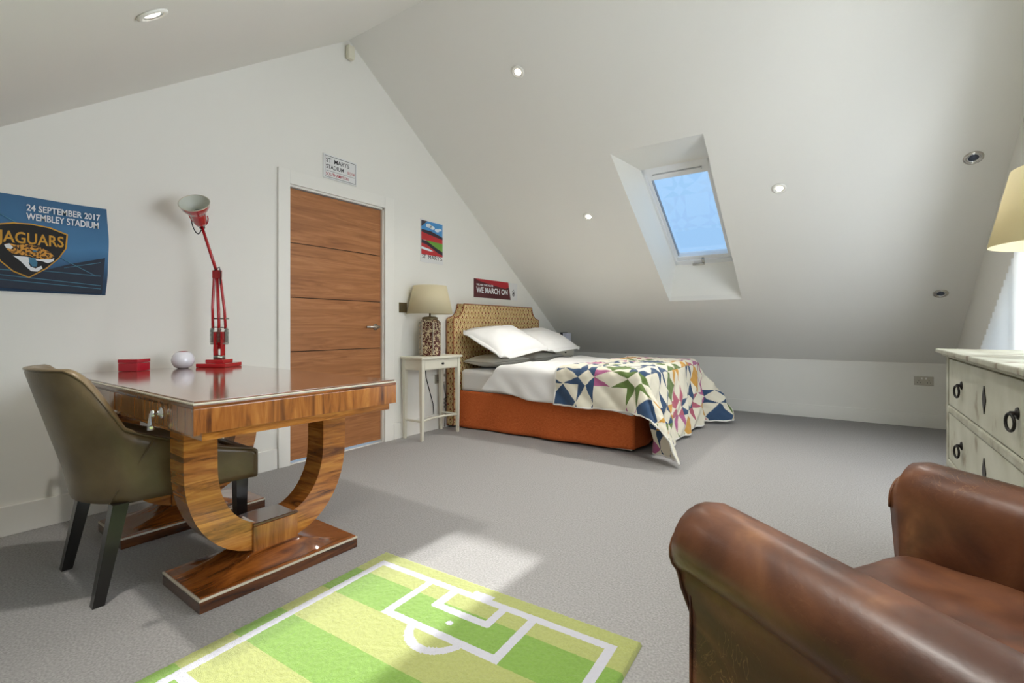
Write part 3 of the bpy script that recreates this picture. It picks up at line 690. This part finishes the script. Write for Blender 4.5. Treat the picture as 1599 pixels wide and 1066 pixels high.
pillow('white flanged pillow leaning on headboard nearest the bedside lamp', (.42, 3.98, .845), (R_(-26), R_(4), R_(-92)), .76, .52, .18)
pillow('white flanged pillow leaning on headboard at the far side', (.42, 4.785, .835), (R_(-24), 0, R_(-88)), .74, .50, .17)

# ------------------------------------------------------------------ desk
desk = thing('desk', 'rosewood writing desk with curved U shaped pedestals and glossy top', 'desk', (.875, 1.06, 0), R_(-1.5))
HX, HYD, ZT = .755, .39, .75
boxr('table_top', -HX, HX, -HYD, HYD, .727, .738, 'rose_y', desk, .002)
boxr('inlay_edge', -HX - .001, HX + .001, -HYD - .001, HYD + .001, .7385, .7445, 'inlay', desk, .0015)
boxr('glass_top', -HX + .004, HX - .004, -HYD + .004, HYD - .004, .7446, ZT, 'desktop', desk, .002)
boxr('apron', -HX, HX, -HYD + .018, HYD, .650, .727, 'rose_v', desk, .002); boxr('lower_moulding', -HX + .02, HX - .02, -HYD + .03, HYD - .02, .622, .650, 'rose_h', desk, .002)
boxr('front_panel', HX - .20, HX, -HYD, -HYD + .02, .645, .727, 'rose_v', desk, .002); boxr('front_panel', -HX, -HX + .20, -HYD, -HYD + .02, .645, .727, 'rose_v', desk, .002)
for x0, x1 in ((-.553, -.005), (.005, .553)):
    dr = boxr('drawer', x0, x1, -HYD + .004, -HYD + .02, .648, .718, 'rose_v', desk, .002)
    for xx in ((x1 - .06) if x0 > 0 else (x0 + .06),):
        lathe('drawer_pull', [(0, 0), (.020, 0), (.020, .005), (.008, .008), (.008, .020), (.013, .024), (.010, .032), (0, .034)], 'chrome', dr, 20, Matrix.Translation((xx, -HYD + .004, .690)) @ Matrix.Rotation(PI / 2, 4, 'X'))
        lathe('drop_handle', [(0, -.052), (.011, -.050), (.009, -.030), (.005, -.006), (.004, .004), (0, .005)], 'chrome', dr, 14, Matrix.Translation((xx, -HYD - .028, .688)))
def upath(k, hwid, zb, zt_):
    pts = [(-hwid, zt_)]
    for i in range(25):
        a = PI + PI * i / 24; e = .86
        pts.append((math.copysign(abs(math.cos(a)) ** e, math.cos(a)) * hwid, zb + (.47 - zb) * (1 - abs(math.sin(a)) ** .92)))
    pts.append((hwid, zt_)); return pts
for px in (.405, -.405):
    out = upath(0, .325, .098, .622); inn = upath(0, .215, .200, .622)
    prism('pedestal_leg', [out + inn[::-1]], lambda a, b, t: (px - .06 + t, a + .012, b), .12, 'rose_h', desk)
    boxr('collar', px - .072, px + .072, .012 - .09, .012 + .09, .098, .200, 'rose_v', desk, .003); boxr('collar_cap', px - .072, px + .072, .012 - .09, .012 + .09, .2002, .212, 'rose_dk', desk, .003)
    bs = boxr('pedestal_base', px - .165, px + .165, .012 - .315, .012 + .315, 0, .040, 'rose_dk', desk, .002)
    boxr('base_inlay', px - .166, px + .166, .012 - .316, .012 + .316, .040, .047, 'inlay', bs, .001)
    boxr('base_top', px - .160, px + .160, .012 - .310, .012 + .310, .047, .052, 'rose_y', bs, .001)
    def mound(u, v):
        a, b = u * 2 - 1, v * 2 - 1
        ky = max(0, 1 - abs(b)); kx = max(0, 1 - abs(a)); e = min(kx * 2.4, 1) ; f = ky
        hgt = .052 * min(1, (f * 1.5) ** 1.7) * min(1, e)
        return (px + a * .140, .012 + b * .285, .0522 + hgt)
    grid('base_mound', mound, 24, 40, 'rose_y', bs)

# ------------------------------------------------------------------ desk things
ROTD = R_(-1.5)
bx = thing('trinket_box', 'small square red lacquer box on the desk', 'box', (.20, .945, ZT + .0005), R_(38))
box('box_body', (0, 0, .021), (.095, .095, .042), 'redbox', bx, .003); box('lid', (0, 0, .052), (.097, .097, .018), 'redbox', bx, .003)
va_ = thing('ball_vase', 'round white ceramic ball vase beside the red desk lamp', 'vase', (.235, 1.155, ZT + .0005))
lathe('vase_body', [(0, 0), (.024, 0), (.042, .010), (.053, .032), (.055, .046), (.050, .068), (.037, .085), (.024, .091), (.017, .088)], 'white_cer', va_, 40, closed=False)
lathe('rim', [(.025, .0905), (.020, .0935), (.016, .090), (.016, .086)], 'red', va_, 24, closed=False)
LX, LY = .275, 1.325
la = thing('desk_lamp', 'red spring arm desk lamp with upturned conical shade', 'lamp', (LX, LY, ZT + .0005), R_(34))
box('base_plate', (0, 0, .011), (.165, .165, .022), 'red', la, .004); box('base_step', (0, 0, .032), (.10, .10, .020), 'red', la, .004)
lathe('swivel', [(.03, .042), (.03, .06), (.02, .065), (0, .066)], 'spring', la, 20)
cr = Vector((math.cos(R_(0)), math.sin(R_(0)), 0))
for sgn in (-1, 1):
    box('bracket_plate', (sgn * .020, 0, .125), (.005, .034, .15), 'red', la, .006)
for q in (-.042, 0, .042): 
    n = 56; tube('spring', [(q + .010 * math.cos(k * 1.25), .012 * math.sin(k * 1.25), .135 + .085 * k / n) for k in range(n)], .0022, 'spring', la, 6)
tube('cross_bar', [(-.05, 0, .13), (.05, 0, .13)], .004, 'spring', la); tube('cross_bar', [(-.045, 0, .225), (.045, 0, .225)], .004, 'spring', la); tube('cross_bar', [(-.03, .0, .275), (.055, 0, .275)], .0045, 'spring', la)
TOPZ = .535
tube('lower_arm', [(-.038, 0, .215), (-.040, 0, .34), (-.030, 0, TOPZ - .02), (-.026, 0, TOPZ)], .0075, 'red', la); tube('lower_arm', [(.036, 0, .215), (.030, 0, .32), (.006, 0, TOPZ - .03), (0, 0, TOPZ)], .0075, 'red', la)
tube('lower_arm', [(0, 0, .10), (-.004, 0, .3), (-.014, 0, TOPZ)], .0085, 'red', la)
box('elbow', (-.013, 0, TOPZ - .005), (.05, .022, .05), 'red', la, .008)
HEAD = Vector((-.105, .0, .815))
tube('upper_arm', [(-.013, 0, TOPZ), HEAD], .0085, 'red', la)
tube('flex', [(-.02, -.014, .55), (.012, -.02, .57), (.02, -.016, .53), (.012, -.012, .47)], .0028, 'black', la, 6)
ax = (Matrix.Rotation(-R_(34), 3, 'Z') @ Vector((.56, -.46, .62))).normalized(); MH = Matrix.Translation(HEAD) @ ax.to_track_quat('Z', 'Y').to_matrix().to_4x4()
sh = lathe('lamp_shade', [(.016, 0), (.027, .004), (.035, .026), (.041, .078), (.046, .092), (.056, .102), (.070, .126), (.076, .150)], 'red', la, 40, MH, closed=False)
lathe('shade_lining', [(.0747, .150), (.0687, .127), (.0545, .104), (.0445, .094), (.039, .078), (.026, .072), (0, .071)], 'shade_in', sh, 40, MH, closed=False)
lathe('shade_rim', [(.076, .148), (.0775, .151), (.0745, .152), (.0735, .149)], 'inlay', sh, 40, MH, closed=False)
lathe('bulb_holder', [(0, .071), (.024, .072), (.024, .086), (.014, .09), (.014, .098), (0, .098)], 'spring', sh, 20, MH)
lathe('knuckle', [(0, -.025), (.014, -.024), (.016, .0), (.012, .006), (0, .006)], 'black', la, 16, MH)
tube('yoke', [MH @ Vector((.046 * math.cos(a), 0, .065 - .075 * math.sin(a))) for a in [k / 12 * PI for k in range(13)]], .0032, 'red', la, 6)
tube('cord_loop', [HEAD + Vector((-.0 - .05 * math.sin(k / 14 * PI) , -.02 * math.sin(k / 14 * 2 * PI), .02 - .05 * k / 14 + .03 * math.sin(k / 14 * 2 * PI))) for k in range(15)], .003, 'black', la, 6)
tube('mains_lead', [(-.03, .0, .14), (-.045, .02, .09), (-.055, .04, .03)], .003, 'black', la, 6)

# ------------------------------------------------------------------ desk chair (barrel back)
ch = thing('desk_chair', 'olive brown leather chair with curved back at the desk', 'chair', (.873, .785, 0), R_(-2))
def cpath(t):
    """t 0..1: right front -> back -> left front; returns plan point, outward normal"""
    L1 = .36; Rx, Ry = .245, .185; arc = PI * .5 * (Rx + Ry); T = 2 * L1 + arc; s_ = t * T
    if s_ < L1: f = s_ / L1; return Vector((.285 - .035 * f, .30 - L1 * f, 0)), Vector((1, .05, 0))
    if s_ > L1 + arc: f = (s_ - L1 - arc) / L1; return Vector((-.250 - .035 * f, -.06 + L1 * f, 0)), Vector((-1, .05, 0))
    a = (s_ - L1) / arc * PI; return Vector((Rx * math.cos(a), -.06 - Ry * math.sin(a), 0)), Vector((math.cos(a) / Rx, -math.sin(a) / Ry, 0)).normalized()
def ctop(t):
    y = cpath(t)[0].y
    tab = [(-.30, .835), (-.195, .832), (-.172, .79), (-.145, .70), (-.115, .612), (-.07, .588), (0, .56), (.07, .53), (.18, .495), (.31, .462)]
    for (ya, ha), (yb, hb_) in zip(tab, tab[1:]):
        if y <= yb: f = max(0, (y - ya) / (yb - ya)); return ha + (hb_ - ha) * f
    return .462
NS = 72; ring = []; 
prof = [(0, .335), (.004, .36), (.006, .45), (.0, .0)]
vs = []; fs = []; NP = 12; tops = []
for i in range(NS + 1):
    t = i / NS; p, n = cpath(t); n.normalize(); h = ctop(t); lean = max(0, (h - .44)); back = max(0, -n.y)
    def at(z, off):
        q = max(0, z - .40); return p + n * (off + q * (.03 + .13 * back)) + Vector((0, -q * .12, z))
    col = [at(.335, -.03), at(.338, -.006), at(.36, 0), at(.45 if h > .47 else .42, .003)]
    for f in (.35, .7): col.append(at(.45 + (h - .02 - .45) * f, .003))
    col += [at(h - .018, .002), at(h - .004, -.008), at(h, -.022), at(h - .004, -.036), at(h - .02, -.046), at(.44, -.052)]
    tops.append(at(h - .006, -.002)); vs += col
for i in range(NS):
    for k in range(NP - 1): fs.append((i * NP + k, i * NP + k + 1, (i + 1) * NP + k + 1, (i + 1) * NP + k))
fs += [tuple(range(NP)), tuple(NS * NP + k for k in range(NP))[::-1]]
bm = bmesh.new(); bv = [bm.verts.new(v) for v in vs]
for f in fs: bm.faces.new([bv[i] for i in f])
sh_ = bm_obj('back_shell', bm, 'olive', ch, True)
tube('piping', tops, .0045, 'olive', ch, 6)
for tt in (.26, .74):
    p, n = cpath(tt); p2, n2 = cpath(tt + (.10 if tt < .5 else -.10)); n.normalize()
    a0 = Vector(p2) + n2.normalized() * .004; a0.z = .34; a1 = Vector(p) + n * .026; a1.z = .56; tube('seam', [a0, (a0 + a1) / 2 + n * .004, a1], .003, 'olive', sh_, 6)
def seatf(u, v):
    a, b = u * 2 - 1, v * 2 - 1; k = (1 - abs(a) ** 6) * (1 - abs(b) ** 6)
    y = .05 + b * .25; w_ = .235 + .016 * b
    if y < -.06: w_ = .21 * math.sqrt(max(.05, 1 - ((-.06 - y) / .175) ** 2))
    return (a * w_, y, .40 + .062 * max(0, k) ** .5)
grid('seat', seatf, 28, 28, 'olive', ch)
boxr('seat_front', -.28, .28, .275, .312, .335, .455, 'olive', ch, .014, 3); boxr('seat_rail', -.20, .20, -.16, .29, .325, .35, 'black', ch, .01)
def leg(x, y, x2, y2, top=.34, w0=.024, w1=.017):
    vs = []
    for (cx, cy_, z, q) in ((x2, y2, 0, w1), (x, y, top, w0)): vs += [(cx - q, cy_ - q, z), (cx + q, cy_ - q, z), (cx + q, cy_ + q, z), (cx - q, cy_ + q, z)]
    obj('leg', vs, [(3, 2, 1, 0), (4, 5, 6, 7)] + [(k, (k + 1) % 4, 4 + (k + 1) % 4, 4 + k) for k in range(4)], 'blackwood', ch)
leg(.205, -.15, .218, -.215); leg(-.205, -.15, -.218, -.215); leg(.198, .27, .198, .27); leg(-.198, .27, -.198, .27)

# ------------------------------------------------------------------ rug
rug = None
def rcol(u, v):
    a, b = u * 1.115, v * 1.66
    if b > .83: b2 = 1.66 - b
    else: b2 = b
    W = (*lin((192, 192, 200)), 1); lt = .030
    def on(lo, x): return lo - lt / 2 <= x <= lo + lt / 2
    am = abs(a - .5575)
    line = False
    if on(.082, b2) and am < .502: line = True
    if on(.487, am) and b2 > .067: line = True
    if on(.222, am) and .082 < b2 < .325 or on(.310, b2) and am < .237: line = True
    if on(.105, am) and .082 < b2 < .20 or on(.188, b2) and am < .12: line = True
    if b2 < .082 and b2 > .045 and am < .045 : line = True
    if math.hypot(am, b2 - .246) < .012: line = True
    rr = math.hypot(am, b2 - .29)
    if b2 > .31 and .085 < rr < .115: line = True
    if on(.83, b) and am < .49 or abs(math.hypot(am, b - .83) - .16) < .015: line = True
    if line: return W
    k = int(b / .163) % 2
    n_ = .94 + .12 * random.random()
    c = lin((164, 170, 100)) if k == 0 else lin((122, 158, 66))
    return (c[0] * n_, c[1] * n_, c[2] * n_, 1)
def rpos(u, v):
    e = min(u, 1 - u) * 1.115; f = min(v, 1 - v) * 1.66; q = min(e, f)
    z = .013 * min(1, (q / .008)) ** .5 if q > 0 else .0
    return (u * 1.115, -v * 1.66, .001 + z + (random.random() - .5) * .0022 * (q > 0))
rug = grid('rug', rpos, 223, 332, 'rug', color=rcol); rug.location = (1.612, 1.400, 0); rug.rotation_euler = (0, 0, R_(2.2))
tag(rug, 'green striped football pitch rug with white markings on carpet', 'rug')

# ------------------------------------------------------------------ chest of drawers
DX0, DX1, DY0, DY1, DZ = 3.60, 3.985, 1.42, 2.78, .882
cd = thing('chest_of_drawers', 'distressed sage painted chest of drawers with iron ring pulls', 'chest of drawers', ((DX0 + DX1) / 2, (DY0 + DY1) / 2, 0)); hx, hy = (DX1 - DX0) / 2, (DY1 - DY0) / 2
boxr('carcass', -hx + .012, hx, -hy, hy, .09, DZ - .020, 'sage', cd, .003)
boxr('top_moulding', -hx - .018, hx, -hy - .018, hy + .018, DZ - .030, DZ - .018, 'sage_edge', cd, .005); boxr('top', -hx - .036, hx, -hy - .036, hy + .036, DZ - .018, DZ, 'sage_edge', cd, .006, 3)
for y in (-hy + .022, hy - .022): boxr('stile', -hx - .004, -hx + .014, y - .022, y + .022, .09, DZ - .030, 'sage_edge', cd, .003)
dh = .228
for k in range(3):
    z0 = DZ - .022 - (3 - k) * dh
    boxr('rail', -hx - .006, -hx + .014, -hy + .044, hy - .044, z0 - .014, z0 + .014, 'sage_edge', cd, .006, 2)
    dr = boxr('drawer', -hx - .001, -hx + .016, -hy + .048, hy - .048, z0 + .018, z0 + dh - .018, 'sage', cd, .003)
    zm = z0 + dh / 2
    for y in (-.36, .36):
        lathe('pull_plate', [(0, 0), (.016, 0), (.014, .004), (.006, .006), (.005, .016), (0, .018)], 'iron', dr, 16, Matrix.Translation((-hx - .001, y, zm + .01)) @ Matrix.Rotation(-PI / 2, 4, 'Y'))
        tube('ring_pull', [(-hx - .016 - .004 * math.sin(a), y + .020 * math.sin(a), zm + .008 - .022 + .022 * math.cos(a)) for a in [q / 20 * 2 * PI for q in range(20)]], .0038, 'iron', dr, 8, closed=True)
    flat('escutcheon', [(.0, zm + .045), (.020, zm + .012), (.024, zm), (.018, zm - .012), (0, zm - .045), (-.018, zm - .012), (-.024, zm), (-.020, zm + .012)], -hx - .0035, 'iron', dr, .003)
boxr('plinth', -hx - .002, hx, -hy, hy, .07, .155, 'sage_edge', cd, .004)
for x in (-hx + .035, hx - .035):
    for y in (-hy + .035, hy - .035): lathe('foot', [(0, 0), (.02, 0), (.03, .02), (.032, .045), (.022, .07), (0, .072)], 'sage_edge', cd, 16, Matrix.Translation((x, y, 0)))

# ------------------------------------------------------------------ club armchair
FACE = math.atan2(.847, .532)           # left turn from +y
ac = thing('armchair', 'worn brown leather club armchair with rolled arms', 'armchair', (3.215, 1.185, 0), FACE)
# local: +y to the front, x to the chair's right; front of arms at y = 0
AW, DEP = .325, .74
def arm(sx):
    R = .068; zt = .60; prof = [(-R, .07), (-R, .30), (-R, zt - .02)]
    for k in range(15):
        a = PI - k / 14 * (PI + R_(62)); prof.append((R * math.cos(a) * (1 if a > PI / 2 else 1.12), zt + R * math.sin(a)))
    prof += [(.040, zt - .085), (.036, zt - .13), (.036, .30), (.036, .07)]
    n = len(prof); vs = []; st = 30
    for j in range(st + 1):
        f = j / st; y = .045 - f * DEP; g_ = min(1, (.045 - y) / .055); cap = math.sqrt(max(0, 1 - (1 - g_) ** 2))
        for a, z in prof:
            up = max(0, (z - .40) / .27); a2 = a * (.70 + .30 * cap) if z > zt - .06 else a
            sm = max(0, min(1, (zt - .045 - z) / .085)); yy = min(y, .045 - .033 * sm * sm * (3 - 2 * sm))
            z2 = z if z < zt - .12 else (zt - .12) + (z - zt + .12) * (.72 + .28 * cap)
            vs.append((sx * (AW + a2), yy, z2 - .05 * f * max(0, min(1, (z - .3) / .2))))
    fs = [(j * n + k, j * n + k + 1, (j + 1) * n + k + 1, (j + 1) * n + k) for j in range(st) for k in range(n - 1)] + [tuple(range(n)), tuple(st * n + k for k in range(n))]
    bm = bmesh.new(); bv = [bm.verts.new(v) for v in vs]
    for q in fs: bm.faces.new([bv[i] for i in q])
    ro = bm_obj('arm', bm, 'club', ac, True)
    tube('piping', [Vector(v) + Vector((0, .001, 0)) for v in vs[2:n - 2]], .0035, 'club', ro, 6)
    tube('seam', [(sx * (AW + .038), .012, z) for z in (.08, .3, .50)], .0025, 'club', ro, 6)
arm(-1); arm(1)
def cush(u, v):
    a, b = u * 2 - 1, v * 2 - 1; k = max(0, (1 - abs(a) ** 14) * (1 - abs(b) ** 9)) ** .4
    return (a * .258, -.315 + b * .355, .31 + .185 * k + .008 * noise.noise(Vector((a * 3, b * 3, 0))))
grid('seat_cushion', cush, 30, 34, 'club', ac); boxr('seat_base', -.255, .255, -.66, .0, .08, .33, 'club', ac, .02, 3)
boxr('backrest', -.30, .30, -DEP - .10, -DEP + .10, .08, .80, 'club', ac, .07, 4)
for x in (-.31, .31):
    for y in (-.06, -.70): lathe('foot', [(0, 0), (.02, 0), (.028, .06), (0, .062)], 'blackwood', ac, 16, Matrix.Translation((x, y, 0)))
bpy.context.view_layer.update()
